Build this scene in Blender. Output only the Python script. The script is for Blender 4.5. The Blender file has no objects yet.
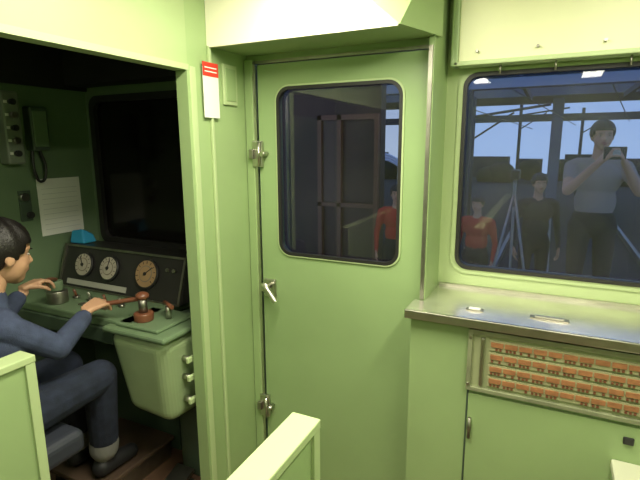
import bpy, bmesh, math, random
from mathutils import Vector, Matrix
random.seed(4)
S=bpy.context.scene
S.view_settings.view_transform='Standard'

# ---------------------------------------------------------------- materials
def mat(name,col,rough=0.5,metal=0.0,var=0.0,scale=6.0,bump=0.0,emit=None,es=0.0,spec=0.5):
    m=bpy.data.materials.new(name); m.use_nodes=True
    nt=m.node_tree; b=nt.nodes['Principled BSDF']
    b.inputs['Base Color'].default_value=(*col,1); b.inputs['Roughness'].default_value=rough
    b.inputs['Metallic'].default_value=metal
    b.inputs['Specular IOR Level'].default_value=spec
    if var>0 or bump>0:
        tc=nt.nodes.new('ShaderNodeTexCoord'); n=nt.nodes.new('ShaderNodeTexNoise')
        n.inputs['Scale'].default_value=scale; n.inputs['Detail'].default_value=5
        nt.links.new(tc.outputs['Object'],n.inputs['Vector'])
        if var>0:
            r=nt.nodes.new('ShaderNodeValToRGB')
            r.color_ramp.elements[0].position=0.3; r.color_ramp.elements[1].position=0.7
            r.color_ramp.elements[0].color=(*[c*(1-var) for c in col],1)
            r.color_ramp.elements[1].color=(*[min(1,c*(1+var)) for c in col],1)
            nt.links.new(n.outputs['Fac'],r.inputs['Fac']); nt.links.new(r.outputs['Color'],b.inputs['Base Color'])
        if bump>0:
            bp=nt.nodes.new('ShaderNodeBump'); bp.inputs['Strength'].default_value=bump; bp.inputs['Distance'].default_value=0.01
            n2=nt.nodes.new('ShaderNodeTexNoise'); n2.inputs['Scale'].default_value=scale*12
            nt.links.new(tc.outputs['Object'],n2.inputs['Vector'])
            nt.links.new(n2.outputs['Fac'],bp.inputs['Height']); nt.links.new(bp.outputs['Normal'],b.inputs['Normal'])
    if emit: 
        b.inputs['Emission Color'].default_value=(*emit,1); b.inputs['Emission Strength'].default_value=es
    return m
def glass(name,tint,gl=0.10,dmin=.01,dmax=.05):
    m=bpy.data.materials.new(name); m.use_nodes=True; nt=m.node_tree
    for n in list(nt.nodes): nt.nodes.remove(n)
    o=nt.nodes.new('ShaderNodeOutputMaterial'); mx=nt.nodes.new('ShaderNodeMixShader'); m2=nt.nodes.new('ShaderNodeMixShader')
    t=nt.nodes.new('ShaderNodeBsdfTransparent'); g=nt.nodes.new('ShaderNodeBsdfGlossy'); df=nt.nodes.new('ShaderNodeBsdfDiffuse')
    df.inputs['Color'].default_value=(.45,.40,.42,1)
    t.inputs['Color'].default_value=(*tint,1); g.inputs['Roughness'].default_value=0.02
    g.inputs['Color'].default_value=(0.9,0.9,0.9,1)
    fr=nt.nodes.new('ShaderNodeFresnel'); fr.inputs['IOR'].default_value=1.0+gl*6
    tc=nt.nodes.new('ShaderNodeTexCoord'); n=nt.nodes.new('ShaderNodeTexNoise'); n.inputs['Scale'].default_value=3.5
    mr=nt.nodes.new('ShaderNodeMapRange'); mr.inputs['From Min'].default_value=.3; mr.inputs['From Max'].default_value=.7; mr.inputs['To Min'].default_value=dmin; mr.inputs['To Max'].default_value=dmax
    nt.links.new(tc.outputs['Object'],n.inputs['Vector']); nt.links.new(n.outputs['Fac'],mr.inputs['Value'])
    nt.links.new(mr.outputs['Result'],m2.inputs['Fac']); nt.links.new(t.outputs[0],m2.inputs[1]); nt.links.new(df.outputs[0],m2.inputs[2])
    nt.links.new(fr.outputs['Fac'],mx.inputs['Fac'])
    nt.links.new(m2.outputs[0],mx.inputs[1]); nt.links.new(g.outputs[0],mx.inputs[2]); nt.links.new(mx.outputs[0],o.inputs['Surface'])
    return m
GREEN=mat('green_paint',(0.285,0.395,0.175),0.42,var=0.08,scale=2.5,bump=0.03)
GREEN_D=mat('green_paint_door',(0.27,0.385,0.17),0.38,var=0.08,scale=2,bump=0.03)
GREEN_L=mat('green_paint_light',(0.41,0.51,0.26),0.45,var=0.04,scale=3)
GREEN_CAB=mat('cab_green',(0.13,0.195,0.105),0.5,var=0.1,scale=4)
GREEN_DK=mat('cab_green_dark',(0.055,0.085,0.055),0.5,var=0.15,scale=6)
CREAM=mat('cream_paint',(0.90,0.88,0.70),0.45,var=0.02)
CREAM2=mat('cream_green_paint',(0.70,0.72,0.46),0.45,var=0.02)
CABSHADE=mat('cab_upper_shade',(0.012,0.011,0.009),0.7,var=0.3,scale=5)  # near-black colour carries the shade of the upper cab behind the header
STEEL=mat('brushed_steel',(0.55,0.54,0.47),0.3,1.0,var=0.08,scale=20)
STEELD=mat('worn_steel',(0.32,0.31,0.26),0.4,1.0,var=0.15,scale=20)
SHELF=mat('shelf_steel',(0.80,0.78,0.70),0.25,0.85,var=0.12,scale=9)
RUB=mat('black_rubber',(0.015,0.015,0.013),0.5)
BLACK=mat('black_plastic',(0.02,0.02,0.02),0.4)
FLOOR=mat('floor_brown',(0.15,0.08,0.05),0.6,var=0.25,scale=5)
WHITE=mat('white_paper',(0.75,0.75,0.68),0.7)
RED=mat('red_label',(0.6,0.04,0.02),0.6)
BLUE=mat('blue_cloth',(0.02,0.25,0.45),0.7)
DIAL=mat('dial_face',(0.42,0.38,0.30),0.4)
DIALB=mat('dial_brown',(0.34,0.22,0.11),0.4)
PANEL=mat('console_black',(0.025,0.024,0.022),0.35,var=0.2,scale=8)
BROWN=mat('brown_handle',(0.16,0.06,0.03),0.35)
ORANGE=mat('orange_label',(0.32,0.14,0.06),0.55,var=0.25,scale=40)
SKIN=mat('skin',(0.52,0.30,0.18),0.5)
LIP=mat('lip',(0.40,0.15,0.11),0.5)
HAIR=mat('black_hair',(0.010,0.008,0.007),0.45,bump=0.3,scale=20)
EYEW=mat('eye_white',(0.42,0.38,0.33),0.3)
EYEB=mat('eye_dark',(0.01,0.008,0.006),0.2)
NAVY=mat('navy_hoodie',(0.045,0.060,0.115),0.85,var=0.25,scale=25,bump=0.3)
JEAN=mat('dark_jeans',(0.014,0.020,0.040),0.9,var=0.35,scale=20,bump=0.3)
GREYC=mat('grey_cuff',(0.20,0.20,0.19),0.8)
SHOE=mat('black_shoe',(0.012,0.012,0.014),0.6)
SEATM=mat('seat_vinyl',(0.03,0.035,0.05),0.6)
GL=glass('window_glass',(0.60,0.61,0.65),0.10,.015,.06)
GLDOOR=glass('door_glass',(0.64,0.60,0.58),0.09,.004,.02)
GLD=mat('dark_windscreen_glass',(0.006,0.005,0.004),0.12,spec=0.25)

# ---------------------------------------------------------------- helpers
def link(o,parent=None):
    S.collection.objects.link(o)
    if parent: o.parent=parent
    return o
def grp(name):
    e=bpy.data.objects.new(name,None); e.empty_display_size=0.05; return link(e)
def fin(name,bm,m,parent=None,smooth=False,bev=0,seg=2):
    bmesh.ops.recalc_face_normals(bm,faces=bm.faces)
    me=bpy.data.meshes.new(name); bm.to_mesh(me); bm.free()
    if isinstance(m,(list,tuple)):
        for k in m: me.materials.append(k)
    else: me.materials.append(m)
    if smooth:
        for p in me.polygons: p.use_smooth=True
    o=link(bpy.data.objects.new(name,me),parent)
    if bev>0:
        b=o.modifiers.new('b','BEVEL'); b.width=bev; b.segments=seg; b.limit_method='ANGLE'; b.angle_limit=math.radians(40)
    return o
def box(name,x,y,z,m,parent=None,bev=0.0,seg=2):
    bm=bmesh.new(); bmesh.ops.create_cube(bm,size=1)
    for v in bm.verts:
        v.co=Vector(((x[0]+x[1])/2+v.co.x*(x[1]-x[0]),(y[0]+y[1])/2+v.co.y*(y[1]-y[0]),(z[0]+z[1])/2+v.co.z*(z[1]-z[0])))
    return fin(name,bm,m,parent,bev=bev,seg=seg)
def cyl(name,p1,p2,r,m,parent=None,r2=None,seg=20,bev=0):
    p1=Vector(p1);p2=Vector(p2); d=p2-p1
    bm=bmesh.new(); bmesh.ops.create_cone(bm,cap_ends=True,segments=seg,radius1=r,radius2=r if r2 is None else r2,depth=d.length)
    M=Matrix.Translation((p1+p2)/2)@d.to_track_quat('Z','Y').to_matrix().to_4x4()
    bmesh.ops.transform(bm,matrix=M,verts=bm.verts)
    o=fin(name,bm,m,parent,bev=bev)
    for p in o.data.polygons: p.use_smooth=len(p.vertices)==4
    return o
def ball(name,c,r,m,parent=None,seg=20):
    if not isinstance(r,(tuple,list)): r=(r,r,r)
    bm=bmesh.new(); bmesh.ops.create_uvsphere(bm,u_segments=seg,v_segments=seg//2+2,radius=1)
    for v in bm.verts: v.co=Vector((c[0]+v.co.x*r[0],c[1]+v.co.y*r[1],c[2]+v.co.z*r[2]))
    return fin(name,bm,m,parent,smooth=True)
def tube(name,pts,r,m,parent=None):
    cu=bpy.data.curves.new(name,'CURVE'); cu.dimensions='3D'; cu.bevel_depth=r; cu.bevel_resolution=4; cu.use_fill_caps=True
    sp=cu.splines.new('BEZIER'); sp.bezier_points.add(len(pts)-1)
    for b,p in zip(sp.bezier_points,pts): b.co=p; b.handle_left_type=b.handle_right_type='AUTO'
    cu.materials.append(m)
    return link(bpy.data.objects.new(name,cu),parent)
def rr(x0,x1,z0,z1,r,n=7):
    out=[]
    for cx,cz,a0 in ((x1-r,z1-r,0),(x0+r,z1-r,90),(x0+r,z0+r,180),(x1-r,z0+r,270)):
        for i in range(n+1):
            a=math.radians(a0+90*i/n); out.append((cx+r*math.cos(a),cz+r*math.sin(a)))
    return out
def ring(name,outer,inner,y0,y1,m,parent=None,bev=0):
    bm=bmesh.new(); L=len(outer)
    of=[bm.verts.new((p[0],y0,p[1])) for p in outer]; ob=[bm.verts.new((p[0],y1,p[1])) for p in outer]
    nf=[bm.verts.new((p[0],y0,p[1])) for p in inner]; nb=[bm.verts.new((p[0],y1,p[1])) for p in inner]
    for i in range(L):
        j=(i+1)%L
        bm.faces.new((of[i],of[j],nf[j],nf[i])); bm.faces.new((ob[j],ob[i],nb[i],nb[j]))
        bm.faces.new((of[j],of[i],ob[i],ob[j])); bm.faces.new((nf[i],nf[j],nb[j],nb[i]))
    return fin(name,bm,m,parent,bev=bev)
def plate(name,pts,y0,y1,m,parent=None):
    bm=bmesh.new(); a=[bm.verts.new((p[0],y0,p[1])) for p in pts]; b=[bm.verts.new((p[0],y1,p[1])) for p in pts]
    bm.faces.new(a); bm.faces.new(b[::-1]); L=len(pts)
    for i in range(L): bm.faces.new((a[i],b[i],b[(i+1)%L],a[(i+1)%L]))
    return fin(name,bm,m,parent)
def hexa(name,v,m,parent=None,bev=0,seg=3):
    bm=bmesh.new(); q=[bm.verts.new(p) for p in v]
    for f in ((0,1,2,3),(4,5,6,7),(0,1,5,4),(1,2,6,5),(2,3,7,6),(3,0,4,7)): bm.faces.new([q[i] for i in f])
    return fin(name,bm,m,parent,bev=bev,seg=seg)

# ---------------------------------------------------------------- blobs (continuous figures)
def blob(name,prims,mats,voxel,smooth,parent=None):
    bm=bmesh.new()
    for pr in prims:
        if pr[0]=='cap':
            _,a,ra,b,rb,lab=pr; a=Vector(a); b=Vector(b); d=b-a
            for c,r in ((a,ra),(b,rb)):
                bmesh.ops.create_uvsphere(bm,u_segments=14,v_segments=10,radius=r,matrix=Matrix.Translation(c))
            if d.length>1e-5:
                M=Matrix.Translation((a+b)/2)@d.to_track_quat('Z','Y').to_matrix().to_4x4()
                bmesh.ops.create_cone(bm,cap_ends=True,segments=14,radius1=ra,radius2=rb,depth=d.length,matrix=M)
        else:
            _,c,r,lab=pr[:4]
            bmesh.ops.create_uvsphere(bm,u_segments=24,v_segments=16,radius=1,matrix=Matrix.Translation(c)@Matrix.Diagonal((*r,1)))
    me=bpy.data.meshes.new(name+'_src'); bm.to_mesh(me); bm.free()
    o=bpy.data.objects.new(name,me); S.collection.objects.link(o)
    r=o.modifiers.new('r','REMESH'); r.mode='VOXEL'; r.voxel_size=voxel
    s=o.modifiers.new('s','SMOOTH'); s.factor=0.5; s.iterations=smooth
    dg=bpy.context.evaluated_depsgraph_get(); dg.update()
    nm=bpy.data.meshes.new_from_object(o.evaluated_get(dg))
    o.modifiers.clear(); o.data=nm; nm.name=name
    nm.materials.clear()
    for k in mats: nm.materials.append(k)
    for p in nm.polygons:
        p.use_smooth=True; c=p.center; best=1e9; bl=0
        for pr in prims:
            if pr[0]=='cap':
                _,a,ra,b,rb,lab=pr; a=Vector(a); d=Vector(b)-a; L2=d.length_squared
                t=0 if L2<1e-9 else max(0,min(1,(c-a).dot(d)/L2)); dist=(c-(a+d*t)).length-(ra+(rb-ra)*t)
            else:
                _,cc,rad,lab=pr[:4]; q=c-Vector(cc); q=Vector((q.x/rad[0],q.y/rad[1],q.z/rad[2])); dist=(q.length-1)*min(rad)
            if dist<best: best=dist; bl=lab
        p.material_index=bl
    if parent: o.parent=parent
    return o
def hand(W,d,n,s,L,curl,lab,thumbcurl=0.5):
    W=Vector(W); d=Vector(d).normalized(); n=Vector(n); n=(n-d*n.dot(d)).normalized(); s=Vector(s); s=(s-d*s.dot(d)-n*s.dot(n)).normalized()
    k=L/0.16; out=[]
    fl=[0.068,0.076,0.070,0.056]; off=[0.030,0.010,-0.010,-0.029]
    for i in range(4):
        base=W+s*off[i]*0.55*k; K=W+d*(0.078-abs(i-1)*0.004)*k+s*off[i]*k
        out.append(('cap',base,0.013*k,K,0.0105*k,lab))
        p=K; a=0
        for j,f in enumerate((0.45,0.31,0.24)):
            a+=curl*(0.8,1.1,0.7)[j]
            q=p+(d*math.cos(a)+n*math.sin(a)+s*0.06*(1.5-i))*fl[i]*f*k
            out.append(('cap',p,(0.0088-0.0006*j)*k,q,(0.0082-0.0007*j)*k,lab)); p=q
    T0=W+s*0.014*k+d*0.015*k; T1=W+s*0.042*k+d*0.045*k+n*0.012*k
    dirT=(d*0.8+s*0.45*(1-thumbcurl)+n*thumbcurl).normalized()
    T2=T1+dirT*0.028*k; T3=T2+(dirT+n*0.4-s*0.3*thumbcurl).normalized()*0.022*k
    out+= [('cap',T0,0.013*k,T1,0.011*k,lab),('cap',T1,0.010*k,T2,0.0092*k,lab),('cap',T2,0.0092*k,T3,0.0078*k,lab)]
    return out
def head(parent,loc,H,rz,rx=0,hairlong=-0.12,skin=None,hair=None,vox=0.022):
    skin=skin or SKIN; hair=hair or HAIR
    M=Matrix.Translation(loc)@Matrix.Rotation(rz,4,'Z')@Matrix.Rotation(rx,4,'X')@Matrix.Scale(H,4)
    pr=[('ell',(0,-.07,.12),(.335,.42,.37),0),('ell',(0,.08,-.13),(.275,.27,.33),0),('ell',(0,.17,-.34),(.15,.14,.14),0),
        ('ell',(.15,.15,-.16),(.12,.12,.13),0),('ell',(-.15,.15,-.16),(.12,.12,.13),0),('ell',(0,.24,.10),(.23,.10,.06),0),
        ('cap',(0,.33,.0),.03,(0,.39,-.12),.042,0),('ell',(.04,.36,-.145),(.03,.035,.025),0),('ell',(-.04,.36,-.145),(.03,.035,.025),0),
        ('ell',(0,.325,-.235),(.085,.045,.022),1),('ell',(0,.32,-.27),(.075,.045,.024),1),
        ('ell',(.325,-.04,-.06),(.035,.075,.11),0),('ell',(-.325,-.04,-.06),(.035,.075,.11),0)]
    h=blob('head',pr,[skin,LIP],vox,3,parent); h.data.transform(M)
    for sx in (-1,1):
        for nm,c,r,m in (('eyeball',(sx*.13,.270,.0),(.05,.045,.024),EYEW),('iris',(sx*.13,.293,.0),(.028,.026,.024),EYEB),('brow',(sx*.135,.322,.085),(.07,.02,.012),hair)):
            e=ball(nm+('_l' if sx<0 else '_r'),c,r,m,parent,12); e.data.transform(M)
    bm=bmesh.new(); bmesh.ops.create_uvsphere(bm,u_segments=48,v_segments=32,radius=1)
    for v in bm.verts:
        n=v.co.copy(); k=1+0.035*math.sin(9*math.atan2(n.y,n.x)+3*n.z)+random.uniform(-.01,.01)
        v.co=Vector((n.x*.385*k,-.09+n.y*.46*k,.14+n.z*.41*k))
    kill=[]
    for f in bm.faces:
        c=f.calc_center_median()
        if (c.y>.17 and c.z<.17) or (c.y>0.06 and c.z<.03) or c.z<-.30 or (c.y>-.10 and c.z<-.06): kill.append(f)
    bmesh.ops.delete(bm,geom=kill,context='FACES')
    o=fin('hair',bm,hair,parent,smooth=True); o.data.transform(M)
    sd=o.modifiers.new('s','SOLIDIFY'); sd.thickness=0.05*H; sd.offset=-1

# ---------------------------------------------------------------- room shell
XP=-1.20; XS=-2.32; XR=0.76; ZC=2.25; YF=1.85; YB=-1.6
box('floor',(XS-.05,XR+.05),(YB-.05,2.05),(-.06,0),FLOOR)
box('ceiling',(XS-.05,XR+.05),(YB-.05,2.05),(ZC,ZC+.05),CREAM)
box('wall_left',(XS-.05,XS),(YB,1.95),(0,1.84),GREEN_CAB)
box('trim_1',(XS-.05,XS+.02),(YB,1.95),(1.84,ZC),CABSHADE)
box('wall_right',(XR,XR+.05),(YB,2.0),(0,ZC),GREEN)
box('wall_back',(XS-.05,XR+.05),(YB-.05,YB),(0,ZC),GREEN)
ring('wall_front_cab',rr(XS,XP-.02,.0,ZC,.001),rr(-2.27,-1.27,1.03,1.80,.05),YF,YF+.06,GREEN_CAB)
w=grp('window_1')
ring('rubber_gasket',rr(-2.285,-1.255,1.015,1.815,.06),rr(-2.25,-1.29,1.05,1.78,.045),YF-.012,YF+.02,RUB,w)
plate('dark_pane',rr(-2.27,-1.27,1.03,1.80,.05),YF+.012,YF+.02,GLD,w)
box('ceiling_cab_shade',(XS+.02,XP-.05),(.2,YF),(2.1,ZC-.001),CABSHADE)  # dark panel, shade of the cab ceiling put into its colour
box('trim_2',(XS+.02,XP-.045),(1.72,YF),(1.86,2.1),CABSHADE)
p=grp('wall_partition')
box('panel',(XP-.04,XP),(1.39,YF),(0,ZC),GREEN,p)
box('header_panel',(XP-.04,XP),(YB,1.39),(1.83,ZC),mat('header_green',(.34,.44,.21),.45,var=.05,scale=2),p)
box('header_lip',(XP-.05,XP+.006),(YB,1.39),(1.815,1.835),GREEN_L,p)
box('post_edge',(XP-.046,XP+.005),(1.38,1.395),(0,1.83),GREEN,p)
box('post_bead',(XP,XP+.008),(1.395,1.425),(0,1.83),GREEN_L,p,bev=.003)
box('post_flange',(XP,XP+.012),(1.50,1.515),(0,1.916),GREEN_L,p,bev=.003)
h=grp('wall_front_doorway')
box('door_surround_top',(XP,-.42),(1.76,1.84),(1.89,ZC),GREEN,h)
box('door_jamb_left',(XP,-1.15),(1.76,1.84),(0,1.89),GREEN,h)
box('wall_door_side',(-.418,-.398),(1.72,1.95),(0.0,ZC),GREEN)
h=grp('trim_5')
hexa('header_box',[(-1.2,1.51,1.916),(-.46,1.51,1.916),(-.38,1.75,1.916),(-1.2,1.75,1.916),
                   (-1.2,1.51,ZC),(-.857,1.51,ZC),(-.38,1.75,ZC),(-1.2,1.75,ZC)],GREEN,h)
hexa('header_fascia',[(-1.199,1.502,1.91),(-.462,1.502,1.91),(-.462,1.512,1.91),(-1.199,1.512,1.91),
                   (-1.199,1.502,ZC),(-.865,1.502,ZC),(-.865,1.512,ZC),(-1.199,1.512,ZC)],CREAM,h)
# right wall with window
ring('wall_front_window',rr(-.40,XR,.0,ZC,.001),rr(-.325,.62,1.06,1.808,.045),1.95,2.0,GREEN_L)
w=grp('window_2')
ring('rubber_gasket',rr(-.333,.628,1.052,1.816,.052),rr(-.318,.613,1.067,1.801,.042),1.938,1.965,RUB,w)
ring('metal_frame',rr(-.352,.647,1.033,1.828,.065),rr(-.331,.626,1.054,1.814,.05),1.943,1.955,GREEN_L,w)
plate('glass_pane',rr(-.325,.62,1.06,1.808,.045),1.968,1.969,GL,w)
u=grp('overhead_locker')
box('panel',(-.345,XR-.002),(1.88,1.936),(1.845,ZC-.002),CREAM2,u)
box('lower_lip',(-.36,XR-.002),(1.865,1.936),(1.832,1.848),GREEN_L,u,bev=.003)
box('side_flange',(-.372,-.345),(1.865,1.936),(1.832,ZC-.002),GREEN,u,bev=.004)
for i in range(5): cyl('screw_%d'%i,(-.28+i*.2,1.865,1.88),(-.28+i*.2,1.88,1.88),.005,STEELD,u)
for i,x in enumerate((-.20,-.02,.2)): cyl('stud_%d'%i,(x,1.90,1.80),(x,1.90,1.835),.004,STEELD,u)

# gangway door
d=grp('door_1'); x0,x1=-1.14,-.420
ring('leaf',rr(x0,x1,.02,1.877,.002),rr(-1.045,-.514,1.086,1.782,.055),1.75,1.785,GREEN_D,d)
ring('window_moulding',rr(-1.055,-.504,1.076,1.792,.064),rr(-1.045,-.514,1.086,1.782,.055),1.742,1.752,GREEN_L,d,bev=.003)
ring('rubber_gasket',rr(-1.048,-.511,1.083,1.785,.058),rr(-1.035,-.524,1.096,1.772,.048),1.741,1.756,RUB,d)
plate('glass_pane',rr(-1.045,-.514,1.086,1.782,.055),1.768,1.769,GLDOOR,d)
f=grp('trim_3')
box('jamb_strip_left',(-1.158,-1.146),(1.742,1.756),(0,1.885),STEEL,f)
box('jamb_frame_left',(-1.198,-1.158),(1.735,1.76),(0,1.90),GREEN,f,bev=.004)
box('jamb_strip_top',(-1.198,-.42),(1.742,1.76),(1.880,1.892),STEELD,f)
box('jamb_strip_right',(-.416,-.402),(1.713,1.72),(.975,1.885),STEELD,f)
def latch(z,nm):
    g=grp(nm)
    box('plate',(-1.165,-1.115),(1.728,1.745),(z-.055,z+.055),STEEL,g,bev=.004)
    box('keep',(-1.172,-1.15),(1.712,1.73),(z-.02,z+.02),STEELD,g,bev=.003)
    cyl('bar',(-1.125,1.718,z-.05),(-1.125,1.718,z+.05),.007,STEEL,g)
    cyl('knob',(-1.105,1.75,z),(-1.105,1.708,z),.010,STEEL,g)
latch(1.515,'door_latch'); latch(.34,'door_latch')
g=grp('door_handle')
box('rose',(-1.13,-1.07),(1.738,1.752),(.88,.965),STEEL,g,bev=.006)
cyl('spindle',(-1.10,1.74,.935),(-1.10,1.695,.935),.012,STEEL,g)
tube('lever',[(-1.105,1.70,.945),(-1.09,1.695,.935),(-1.065,1.693,.905),(-1.045,1.692,.88)],.013,STEEL,g)
ball('lever_hub',(-1.10,1.697,.938),(.022,.014,.022),STEEL,g)
g=grp('door_finger_pull')
box('slot',(-.452,-.438),(1.744,1.752),(.79,.87),BLACK,g,bev=.003)
box('slot_rim',(-.457,-.433),(1.747,1.751),(.785,.875),GREEN_D,g,bev=.002)
n=grp('notice_label')
box('paper',(XP,XP+.002),(1.455,1.545),(1.655,1.84),WHITE,n); box('heading',(XP+.001,XP+.003),(1.455,1.545),(1.805,1.855),RED,n)
for i in range(2): box('line_%d'%i,(XP+.002,XP+.0035),(1.465,1.535),(1.82+.014*i,1.824+.014*i),WHITE,n)
n.location.x=.013
n=grp('inspection_cover')
box('frame',(XP,XP+.010),(1.585,1.675),(1.71,1.865),GREEN_L,n,bev=.003); box('cover',(XP+.004,XP+.013),(1.597,1.663),(1.725,1.85),GREEN,n,bev=.003)

# shelf + cabinet
s=grp('steel_shelf')
box('top',(-.435,XR-.002),(1.585,1.71),(.958,.972),SHELF,s)
box('top_rear',(-.397,XR-.002),(1.71,1.948),(.958,.972),SHELF,s)
box('nosing',(-.437,XR-.002),(1.580,1.592),(.942,.974),STEEL,s,bev=.003)
box('upstand',(-.39,XR-.002),(1.935,1.948),(.97,.985),STEEL,s)
for i,(x,y) in enumerate(((-.21,1.68),(.03,1.69))):
    box('recess_%d'%i,(x-.03-.03*i,x+.03+.03*i),(y-.012,y+.018),(.972,.976),STEELD,s,bev=.002)
    box('recess_pull_%d'%i,(x-.02-.025*i,x+.02+.025*i),(y-.006,y+.010),(.975,.981),WHITE if i==0 else STEEL,s,bev=.002)
c=grp('equipment_cabinet')
box('carcass',(-.422,XR-.002),(1.62,1.71),(.0,.957),GREEN,c)
box('carcass_rear',(-.396,XR-.002),(1.71,1.948),(.0,.957),GREEN,c)
box('toe_strip',(-.42,XR-.002),(1.612,1.62),(.0,.09),GREEN_DK,c)
box('lower_door',(-.205,.45),(1.611,1.62),(.12,.69),GREEN,c,bev=.003)
box('door_gap',(-.212,-.205),(1.6175,1.6205),(.10,.70),GREEN_DK,c)
cyl('door_pin',(-.195,1.602,.52),(-.195,1.602,.60),.006,STEELD,c)
box('pin_bracket',(-.202,-.188),(1.600,1.612),(.55,.57),STEELD,c)
box('lock_plate',(.265,.295),(1.602,1.612),(.63,.655),BLACK,c,bev=.004)
b=grp('circuit_breaker_panel')
FR=mat('breaker_frame',(.26,.28,.17),.45,.3,var=.2,scale=12)
ring('frame',rr(-.215,.50,.705,.930,.006),rr(-.200,.485,.720,.915,.004),1.600,1.6195,FR,b,bev=.002)
box('backing',(-.20,.49),(1.612,1.6195),(.715,.92),mat('panel_back',(.30,.33,.18),.5),b)
box('side_bar',(-.172,-.160),(1.598,1.612),(.73,.905),STEEL,b,bev=.003)
bm=bmesh.new(); bm2=bmesh.new(); bm3=bmesh.new()
def addb(bm,x,y,z):
    bmesh.ops.create_cube(bm,size=1,matrix=Matrix.Translation(((x[0]+x[1])/2,(y[0]+y[1])/2,(z[0]+z[1])/2))@Matrix.Diagonal((x[1]-x[0],y[1]-y[0],z[1]-z[0],1)))
for r in range(4):
    z=.738+r*.044
    addb(bm3,(-.145,.475),(1.606,1.6125),(z-.006,z+.030))
    for k in range(14):
        x=-.14+k*.044
        addb(bm,(x,x+.039),(1.602,1.607),(z+.008,z+.024))
        for q in range(3):
            if random.random()<.8: addb(bm2,(x+.003+q*.012,x+.010+q*.012),(1.602,1.607),(z-.004,z+.004))
fin('label_strips',bm,ORANGE,b); fin('toggle_switches',bm2,BROWN,b); fin('rows',bm3,mat('switch_row',(.34,.34,.19),.5),b)
for x in (-.207,.49):
    for z in (.73,.905): cyl('screw',(x,1.596,z),(x,1.602,z),.005,STEEL,b)
q=grp('step_ledge')
box('ledge',(.24,.52),(1.41,1.61),(.54,.57),mat('ledge_pale',(.55,.56,.42),.5),q,bev=.006); box('apron',(.245,.51),(1.42,1.61),(.40,.54),GREEN,q,bev=.004)
def halfwall(x0,x1,ye,nm):
    g=grp(nm)
    box('panel',(x0+.008,x1-.008),(YB,ye-.008),(0,1.0),GREEN,g)
    box('cap',(x0,x1),(YB,ye),(1.0,1.02),GREEN_L,g,bev=.003)
    box('edge_trim',(x1-.009,x1-.001),(ye-.028,ye-.003),(0,1.0),GREEN_L,g)
halfwall(-.436,-.372,.763,'half_height_partition'); halfwall(-1.235,-1.172,.71,'half_height_partition')

# ---------------------------------------------------------------- driver's cab
c=grp('driver_console')
def sl(x,s,o=0):
    return Vector((x,1.55+.07*s-o*.949,.84+.21*s+o*.316))
hexa('gauge_housing',[(-2.28,1.55,.84),(-1.46,1.55,.84),(-1.46,1.80,.84),(-2.28,1.80,.84),(-2.28,1.62,1.05),(-1.46,1.62,1.05),(-1.46,1.78,1.04),(-2.28,1.78,1.04)],PANEL,c,bev=.008)
def slab(name,xa,xb,sa,sb,o0,o1,m):
    return hexa(name,[sl(xa,sa,o0),sl(xb,sa,o0),sl(xb,sa,o1),sl(xa,sa,o1),sl(xa,sb,o0),sl(xb,sb,o0),sl(xb,sb,o1),sl(xa,sb,o1)],m,c)
slab('bezel_top',-2.28,-1.46,.95,1.0,0,.008,STEELD); slab('bezel_bottom',-2.28,-1.46,0,.03,0,.008,STEELD)
slab('bezel_left',-2.28,-2.268,0,1,0,.008,STEELD); slab('bezel_right',-1.472,-1.46,0,1,0,.008,STEELD)
slab('label_strip',-2.22,-1.80,.08,.20,0,.004,mat('strip',(.40,.40,.34),.5))
for i,(x,r,m) in enumerate(((-2.11,.055,DIAL),(-1.93,.055,DIAL),(-1.68,.063,DIALB))):
    s_=.56
    cyl('gauge_rim_%d'%i,sl(x,s_,0),sl(x,s_,.014),r+.008,BLACK,c,seg=40)
    cyl('gauge_dial_%d'%i,sl(x,s_,.012),sl(x,s_,.016),r,m,c,seg=40)
    cyl('gauge_ring_%d'%i,sl(x,s_,.015),sl(x,s_,.0175),r*.62,mat('dr%d'%i,(.20,.17,.13),.5),c,seg=32)
    cyl('gauge_centre_%d'%i,sl(x,s_,.017),sl(x,s_,.019),r*.55,m,c,seg=32)
    for k in range(11):
        a=math.radians(220-k*26); e=Vector((math.cos(a),math.sin(a)*.316,math.sin(a)*.949))
        pc=sl(x,s_,.0175); cyl('tick_%d_%d'%(i,k),pc+e*r*.75,pc+e*r*.95,.0014,BLACK,c,seg=6)
    a=math.radians(120-40*i); e=Vector((math.cos(a),math.sin(a)*.316,math.sin(a)*.949)); pc=sl(x,s_,.021)
    cyl('needle_%d'%i,pc-e*r*.2,pc+e*r*.8,.002,BLACK,c,seg=6); cyl('hub_%d'%i,sl(x,s_,.018),sl(x,s_,.024),.008,BLACK,c)
for k,x in enumerate((-1.56,-1.52)): cyl('pilot_lamp_%d'%k,sl(x,.7,0),sl(x,.7,.012),.009,STEELD,c)
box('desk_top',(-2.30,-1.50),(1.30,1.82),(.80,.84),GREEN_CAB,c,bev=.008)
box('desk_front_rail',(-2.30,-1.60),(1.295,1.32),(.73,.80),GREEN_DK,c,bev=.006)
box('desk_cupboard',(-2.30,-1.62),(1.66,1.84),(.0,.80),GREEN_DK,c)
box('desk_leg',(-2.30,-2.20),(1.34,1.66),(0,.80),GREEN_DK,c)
for i in range(6):
    x=-2.2+i*.10; cyl('switch_base_%d'%i,(x,1.44,.84),(x,1.44,.852),.015,STEELD,c); cyl('switch_toggle_%d'%i,(x,1.44,.85),(x,1.43,.885),.006,STEEL if i%2 else BROWN,c)
box('nameplate',(-1.90,-1.72),(1.37,1.40),(.84,.846),STEEL,c)
b=grp('brake_valve')
cyl('valve_body',(-2.02,1.36,.84),(-2.02,1.36,.90),.045,STEELD,b,bev=.005); cyl('valve_cap',(-2.02,1.36,.90),(-2.02,1.36,.945),.028,GREEN_CAB,b,bev=.004)
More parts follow.
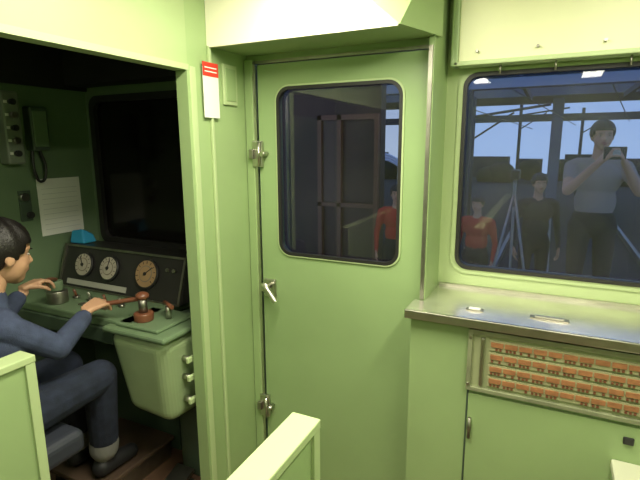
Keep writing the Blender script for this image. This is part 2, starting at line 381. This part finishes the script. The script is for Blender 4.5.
tube('valve_lever',[(-2.02,1.36,.95),(-1.99,1.32,.965),(-1.955,1.27,.975),(-1.93,1.225,.975)],.009,BROWN,b)
g=grp('master_controller')
hexa('housing',[(-1.56,1.31,.44),(-1.32,1.31,.42),(-1.30,1.52,.42),(-1.56,1.52,.44),(-1.61,1.27,.80),(-1.30,1.27,.80),(-1.28,1.54,.80),(-1.61,1.54,.80)],mat('controller_green',(.25,.33,.17),.45,var=.08),g,bev=.05,seg=6)
box('top_plate',(-1.62,-1.28),(1.26,1.55),(.80,.825),GREEN_CAB,g,bev=.01)
box('top_lid',(-1.57,-1.34),(1.29,1.50),(.825,.84),GREEN_CAB,g,bev=.006)
cyl('spindle_base',(-1.48,1.36,.84),(-1.48,1.36,.875),.040,BROWN,g,bev=.004); cyl('spindle',(-1.48,1.36,.87),(-1.48,1.36,.94),.018,STEELD,g)
ball('spindle_cap',(-1.48,1.36,.945),(.028,.028,.018),BROWN,g)
tube('crank',[(-1.48,1.36,.935),(-1.54,1.335,.925),(-1.60,1.30,.915),(-1.645,1.275,.912)],.010,BROWN,g)
cyl('key_post',(-1.40,1.42,.84),(-1.40,1.42,.90),.012,STEEL,g); cyl('reverser',(-1.44,1.44,.90),(-1.36,1.40,.90),.009,BROWN,g)
box('column',(-1.50,-1.36),(1.54,1.64),(0,.80),GREEN_DK,g,bev=.01)
for i,z in enumerate((.70,.62,.52)):
    cyl('valve_stub_%d'%i,(-1.30,1.38,z),(-1.262,1.38,z),.012,STEEL,g); box('valve_tee_%d'%i,(-1.27,-1.255),(1.36,1.40),(z-.012,z+.012),GREEN_L,g,bev=.004)
tube('air_pipe',[(-1.27,1.45,0),(-1.27,1.45,.3),(-1.265,1.46,.6),(-1.27,1.5,.78)],.012,GREEN_CAB,g)
g=grp('foot_pedal')
box('base',(-1.50,-1.38),(1.38,1.50),(0,.02),STEELD,g,bev=.003); hexa('tread',[(-1.49,1.38,.02),(-1.39,1.38,.02),(-1.39,1.50,.06),(-1.49,1.50,.06),(-1.49,1.38,.035),(-1.39,1.38,.035),(-1.39,1.50,.075),(-1.49,1.50,.075)],STEEL,g)
g=grp('footrest'); box('tread',(-2.0,-1.62),(1.18,1.62),(.09,.112),mat('footrest_brown',(.08,.05,.033),.6,var=.2),g,bev=.004)
for x in (-1.98,-1.66): box('leg',(x,x+.03),(1.2,1.6),(0,.09),STEELD,g)
g=grp('blue_cloth')
hexa('folded_cloth',[(-2.27,1.63,1.05),(-2.17,1.64,1.05),(-2.17,1.72,1.05),(-2.27,1.73,1.05),(-2.26,1.64,1.115),(-2.19,1.65,1.13),(-2.18,1.71,1.09),(-2.26,1.72,1.11)],BLUE,g,bev=.008)
g=grp('timetable_paper')
box('sheet',(XS,XS+.003),(1.52,1.76),(1.10,1.39),WHITE,g)
INK=mat('ink',(.50,.51,.48),.7)
for i in range(9): box('row_%d'%i,(XS+.002,XS+.004),(1.54,1.74),(1.13+.026*i,1.132+.026*i),INK,g)
g=grp('control_switch_box')
box('box',(XS,XS+.07),(1.36,1.44),(1.47,1.80),mat('grey_green',(.17,.20,.15),.45),g,bev=.008)
for i in range(5):
    z=1.52+i*.058; cyl('knob_%d'%i,(XS+.07,1.40,z),(XS+.090,1.40,z),.014,STEELD if i%2 else BLACK,g)
    box('tag_%d'%i,(XS+.07,XS+.073),(1.368,1.382),(z-.006,z+.006),WHITE,g)
g=grp('junction_box')
box('box',(XS,XS+.06),(1.49,1.58),(1.53,1.74),GREEN_DK,g,bev=.008); box('lid',(XS+.06,XS+.066),(1.50,1.57),(1.55,1.72),GREEN_CAB,g,bev=.003)
tube('cable',[(XS+.03,1.50,1.53),(XS+.035,1.50,1.42),(XS+.03,1.53,1.38),(XS+.03,1.56,1.44),(XS+.03,1.54,1.53)],.007,BLACK,g)
g=grp('wall_switch')
cyl('button',(XS,1.44,1.31),(XS+.03,1.44,1.31),.02,STEEL,g); cyl('button_low',(XS,1.46,1.22),(XS+.03,1.46,1.22),.016,BLACK,g); box('mount',(XS,XS+.008),(1.42,1.48),(1.19,1.34),GREEN_DK,g,bev=.003)
g=grp('lamp_reflection_box'); box('body',(-1.35,-1.29),(1.79,1.838),(1.55,1.75),GREEN_CAB,g,bev=.006); cyl('knob',(-1.32,1.79,1.60),(-1.32,1.77,1.60),.012,STEEL,g)  # small green box placed where a lamp reflection shows
g=grp('driver_seat')
box('cushion',(-1.92,-1.50),(.66,1.06),(.42,.515),SEATM,g,bev=.03,seg=4); box('backrest',(-1.90,-1.52),(.62,.69),(.56,.90),SEATM,g,bev=.03,seg=4)
cyl('post',(-1.71,.85,.03),(-1.71,.85,.42),.04,STEELD,g); cyl('base',(-1.71,.85,0),(-1.71,.85,.03),.16,STEELD,g); box('back_stay',(-1.74,-1.68),(.63,.68),(.44,.6),STEELD,g)

# ---------------------------------------------------------------- boy
boy=grp('seated_boy')
pr=[('ell',(-1.71,.84,.615),(.15,.12,.105),2),
    ('ell',(-1.71,.86,.76),(.14,.11,.17),1),('ell',(-1.71,.885,.89),(.150,.11,.13),1),
    ('cap',(-1.80,.885,.965),.052,(-1.62,.885,.965),.052,1),('cap',(-1.71,.895,1.0),.062,(-1.71,.91,1.03),.05,1),
    ('cap',(-1.77,.87,1.01),.033,(-1.71,.835,1.04),.038,1),('cap',(-1.71,.835,1.04),.038,(-1.65,.87,1.01),.033,1),
    ('cap',(-1.71,.90,1.03),.038,(-1.705,.94,1.12),.038,0),
    ('cap',(-1.60,.88,.955),.052,(-1.56,1.03,.835),.044,1),('cap',(-1.56,1.03,.835),.043,(-1.61,1.175,.888),.034,1),
    ('cap',(-1.61,1.175,.888),.022,(-1.622,1.205,.90),.020,0),
    ('cap',(-1.83,.89,.955),.052,(-1.92,1.01,.85),.044,1),('cap',(-1.92,1.01,.85),.043,(-1.94,1.13,.935),.034,1),
    ('cap',(-1.94,1.13,.935),.022,(-1.94,1.16,.955),.020,0),
    ('cap',(-1.63,.88,.605),.088,(-1.62,1.23,.615),.070,2),('cap',(-1.62,1.23,.615),.068,(-1.685,1.27,.28),.060,2),
    ('cap',(-1.685,1.27,.275),.062,(-1.69,1.27,.245),.062,3),('cap',(-1.69,1.275,.24),.038,(-1.69,1.275,.19),.038,4),
    ('cap',(-1.69,1.25,.158),.042,(-1.68,1.40,.148),.034,4),
    ('cap',(-1.79,.88,.605),.088,(-1.83,1.23,.615),.070,2),('cap',(-1.83,1.23,.615),.068,(-1.86,1.27,.28),.060,2),
    ('cap',(-1.86,1.27,.275),.062,(-1.86,1.27,.245),.062,3),('cap',(-1.86,1.275,.24),.038,(-1.86,1.275,.19),.038,4),
    ('cap',(-1.86,1.25,.158),.042,(-1.86,1.40,.148),.034,4)]
pr+=hand((-1.622,1.205,.915),(-.05,1,.15),(-.25,.1,-1),(-1,0,.2),.15,.6,0,.6)
pr+=hand((-1.94,1.16,.975),(.05,1,.20),(.1,.1,-1),(1,0,.1),.15,.6,0,.6)
blob('body',pr,[SKIN,NAVY,JEAN,GREYC,SHOE],.0045,4,boy)
head(boy,(-1.70,.965,1.185),.23,math.radians(-8),math.radians(-8))

# ---------------------------------------------------------------- figures outside standing in for reflections in the glass
def stander(name,base,H,rz,shirt,pants,pose,haircol=None):
    g=grp(name); k=H/1.7; M=Matrix.Translation(base)@Matrix.Rotation(rz,4,'Z')@Matrix.Scale(k,4)
    P=[('ell',(0,0,.95),(.16,.11,.13),2),('ell',(0,0,1.10),(.15,.105,.17),1),('ell',(0,0,1.28),(.175,.115,.15),1),
       ('cap',(-.15,0,1.39),.055,(.15,0,1.39),.055,1),('cap',(0,0,1.42),.055,(0,.01,1.53),.05,0)]
    for sx in (-1,1):
        P+=[('cap',(sx*.09,0,.90),.09,(sx*.10,.01,.49),.062,2),('cap',(sx*.10,.01,.49),.06,(sx*.10,-.01,.09),.045,2),('cap',(sx*.10,-.02,.045),.042,(sx*.11,.13,.035),.034,3)]
        sh=(sx*.19,0,1.37)
        if pose=='photo': el=(sx*.24,.20,1.20); wr=(sx*.08,.36,1.42); d=(-sx*.3,.5,.5); nn=(-sx,0,0)
        else: el=(sx*.25,-.02,1.09); wr=(sx*.25,.08,.86); d=(0,.1,-1); nn=(-sx,0,0)
        mid=tuple((a*.5+b*.5) for a,b in zip(sh,el))
        P+=[('cap',sh,.056,mid,.05,1),('cap',mid,.044,el,.040,0 if pose=='photo' else 1),('cap',el,.039,wr,.027,0 if pose=='photo' else 1)]
        P+=hand(wr,d,nn,(0,1,.3) if pose!='photo' else (0,.2,1),.18,.4,0)
    def tr(p):
        if p[0]=='cap': return ('cap',M@Vector(p[1]),p[2]*k,M@Vector(p[3]),p[4]*k,p[5])
        return ('ell',M@Vector(p[1]),tuple(r*k for r in p[2]),p[3])
    blob('body',[tr(p) for p in P],[SKIN,shirt,pants,SHOE],.011,3,g)
    head(g,M@Vector((0,.03,1.61)),.225*k,rz,vox=.03)
    if pose=='photo':
        b=box('held_camera',(-.07,.07),(.40,.43),(1.44,1.53),BLACK,g,bev=.006); b.data.transform(M)
        b=cyl('camera_lens',(0,.43,1.485),(0,.46,1.485),.025,STEELD,g); b.data.transform(M)
KH=mat('khaki_shirt',(.30,.25,.20),.8); REDC=mat('red_jacket',(.42,.02,.015),.8); DK=mat('dark_trouser_outside',(.012,.012,.018),.9)
BLKT=mat('dark_top',(.02,.02,.03),.9)
stander('photographer_reflection',(.32,4.35,0),1.70,math.pi+.15,KH,DK,'photo')  # solid figure set outside in place of the photographer's reflection
stander('red_jacket_reflection',(-.56,4.3,0),1.10,math.pi-.2,REDC,DK,'idle')  # both red figures imitate red reflections in the panes
stander('red_jacket_reflection.001',(-1.25,4.15,0),1.18,math.pi+.3,REDC,DK,'idle')
stander('dark_jacket_reflection',(-.10,4.6,0),1.28,math.pi+.3,BLKT,DK,'idle')  # dark reflected figure modelled as a child outside
g=grp('tripod_reflection')  # tripod modelled outside to imitate reflected lines in the window
hub=Vector((-.24,3.75,1.2))
for a in (90,210,330):
    a=math.radians(a); cyl('leg',hub,(hub.x+.26*math.cos(a),hub.y+.24*math.sin(a),0.01),.010,STEELD,g,seg=8)
cyl('centre_column',(hub.x,hub.y,1.1),(hub.x,hub.y,1.30),.012,STEELD,g,seg=8); box('video_camera',(hub.x-.03,hub.x+.03),(hub.y-.07,hub.y+.05),(1.30,1.37),BLACK,g,bev=.01)

# ---------------------------------------------------------------- outside
CONC=mat('concrete',(.13,.15,.19),.8,var=.2,scale=.6); DARKG=mat('ballast',(.018,.016,.020),.95,var=.4,scale=3)
WOOD=mat('brown_reflection',(.030,.011,.004),.45,var=.3,scale=4); WOODL=mat('brown_trim',(.15,.07,.03),.4)
LEAF=mat('foliage',(.006,.010,.008),.9,var=.4,scale=2); BLD=mat('building_grey',(.03,.036,.05),.8); STLO=mat('mast_steel',(.04,.045,.055),.6)
WARC=mat('white_arch',(.75,.8,.9),.5)
box('ground',(-45,45),(2.3,50),(-1.4,-1.2),DARKG)
box('platform_deck',(-3.2,3.0),(3.3,5.2),(-.2,0),DARKG)
box('platform_supports',(-3.1,2.9),(3.6,5.0),(-1.2,-.2),CONC)
g=grp('interior_reflection')  # brown wall and posts imitate the interior reflected in the door glass
box('end_wall',(-3.1,-1.55),(4.55,4.7),(0,2.6),WOOD,g)
for x in (-2.22,-2.0,-1.60): box('post',(x,x+.045),(4.50,4.55),(0,1.85),WOODL,g)
box('rail_low',(-2.22,-1.6),(4.50,4.55),(.92,.96),WOODL,g); box('rail_top',(-2.22,-1.6),(4.50,4.55),(1.80,1.85),WOODL,g)
box('pane',(-2.175,-2.0),(4.53,4.552),(.96,1.80),mat('pane_dim',(.07,.04,.02),.3),g)
g=grp('overpass')
box('deck',(-40,40),(20,24),(3.3,3.8),CONC,g); box('parapet',(-40,40),(20,20.2),(3.8,4.2),BLD,g); box('lower_girder',(-40,40),(22,23),(2.5,2.75),CONC,g)
for i in range(-6,7): box('pier_%d'%(i+6),(i*6-.2,i*6+.2),(21,22),(-1.2,3.3),CONC,g)
g=grp('station_canopy')
box('beam',(-9,9),(9,9.3),(2.50,2.66),mat('canopy_pale',(.34,.38,.44),.6),g)
for i in range(7): box('rafter_%d'%i,(-7+i*2.1,-6.93+i*2.1),(9,14),(2.66,2.78),STLO,g)
for x in (-7.2,-1.45,6.5): box('column',(x-.06,x+.06),(9,9.2),(-1.2,2.5),STLO,g)
def pole(x,y,h):
    g=grp('catenary_mast'); cyl('mast',(x,y,-1.2),(x,y,h),.08,STLO,g,seg=10); cyl('arm',(x,y,h-.6),(x+2.2,y,h-.3),.04,STLO,g,seg=8); cyl('brace',(x,y,h-1.3),(x+1.2,y,h-.5),.03,STLO,g,seg=8)
pole(-2.4,16,3.0); pole(-1.7,27,3.6); pole(1.2,29,3.4); pole(-7.5,26,4.0); pole(4.8,27,4.0)
g=grp('overhead_wires')
for x,z in ((-.8,2.2),(.6,2.3),(2.2,2.4),(3.6,2.1)): cyl('wire',(x-1.5,9.6,z+.3),(x,19.5,z-.1),.012,STLO,g,seg=6)
g=grp('railway_track')
for x in (-1.0,.05,2.0,3.05): box('rail',(x-.04,x+.04),(5.3,19.5),(-1.2,-1.05),STEELD,g)
g=grp('tree_row')
for i in range(34):
    x=-30+i*1.8+random.uniform(-.5,.5); r=random.uniform(.7,1.3); ball('crown_%d'%i,(x,38+random.uniform(-1,1),-.9+random.uniform(0,.7)),(r,r,r*.9),LEAF,g,12)
g=grp('distant_buildings')
for i in range(16):
    x=-28+i*3.6; hh=random.uniform(-.2,1.2); box('block_%d'%i,(x,x+random.uniform(1.2,3)),(43,45),(-1.2,hh),BLD,g)
g=grp('arched_roof')
for k in range(3):
    pts=[(-5.9+1.6*t/8,15,.55+.08*k+.55*math.sin(math.pi*t/8*.8+.25)) for t in range(9)]
    tube('arch_%d'%k,pts,.04,WARC,g)
for t in (1,4,7): cyl('strut',(-5.9+.2*t,15,-1.2),(-5.9+.2*t,15,1.0),.02,WARC,g,seg=6)

# world
W=bpy.data.worlds.new('sky'); S.world=W; W.use_nodes=True; nt=W.node_tree; bg=nt.nodes['Background']
tc=nt.nodes.new('ShaderNodeTexCoord'); sp=nt.nodes.new('ShaderNodeSeparateXYZ'); rp=nt.nodes.new('ShaderNodeValToRGB')
nt.links.new(tc.outputs['Generated'],sp.inputs[0]); nt.links.new(sp.outputs['Z'],rp.inputs['Fac']); nt.links.new(rp.outputs['Color'],bg.inputs['Color'])
rp.color_ramp.elements[0].position=0.0; rp.color_ramp.elements[0].color=(.42,.62,.95,1)
rp.color_ramp.elements[1].position=0.35; rp.color_ramp.elements[1].color=(.16,.32,.78,1)
bg.inputs['Strength'].default_value=2.1

# lights
def area(name,loc,sx,sy,power,col,rot=(0,0,0)):
    l=bpy.data.lights.new(name,'AREA'); l.shape='RECTANGLE'; l.size=sx; l.size_y=sy; l.energy=power; l.color=col
    o=bpy.data.objects.new(name,l); o.location=loc; o.rotation_euler=rot; return link(o)
WARM=(1,.945,.76)
LAMP=mat('tube_glow',(.9,.9,.8),.5,emit=(1,.96,.8),es=4)
def fixture(x,y,power):
    g=grp('fluorescent_ceiling_lamp')
    box('housing',(x-.09,x+.09),(y-.5,y+.5),(2.20,2.25),CREAM,g,bev=.005)
    for dx in (-.04,.04): cyl('tube',(x+dx,y-.46,2.185),(x+dx,y+.46,2.185),.014,LAMP,g)
    a=area('lamp_light',(x,y,2.165),.16,.95,power,WARM); a.parent=g
fixture(-.62,.92,30); fixture(.25,.90,22); fixture(-.72,-.9,8); fixture(.25,-.9,8); fixture(-1.75,-.6,5)
g=grp('added_fill_lamp')  # added lamp that warms the stand-in figures and brown panels
box('housing',(-2.05,-.3),(3.45,3.6),(2.75,2.82),STLO,g,bev=.01); cyl('post',(-2.0,3.5,0),(-2.0,3.5,2.75),.02,STLO,g,seg=8)
a=area('added_fill_light',(-.8,3.52,2.74),.9,.12,12,(1,.70,.42),(math.radians(25),0,0)); a.parent=g

# camera
cam=bpy.data.cameras.new('camera'); cam.sensor_width=36; cam.lens=474/640*36; cam.clip_start=.02
co=bpy.data.objects.new('camera',cam); link(co)
th=math.radians(26); P=math.radians(11.3); roll=math.radians(0.3)
co.matrix_world=Matrix.Translation((0,0,1.55))@Matrix.Rotation(th,4,'Z')@Matrix.Rotation(math.pi/2-P,4,'X')@Matrix.Rotation(-roll,4,'Z')
S.camera=co
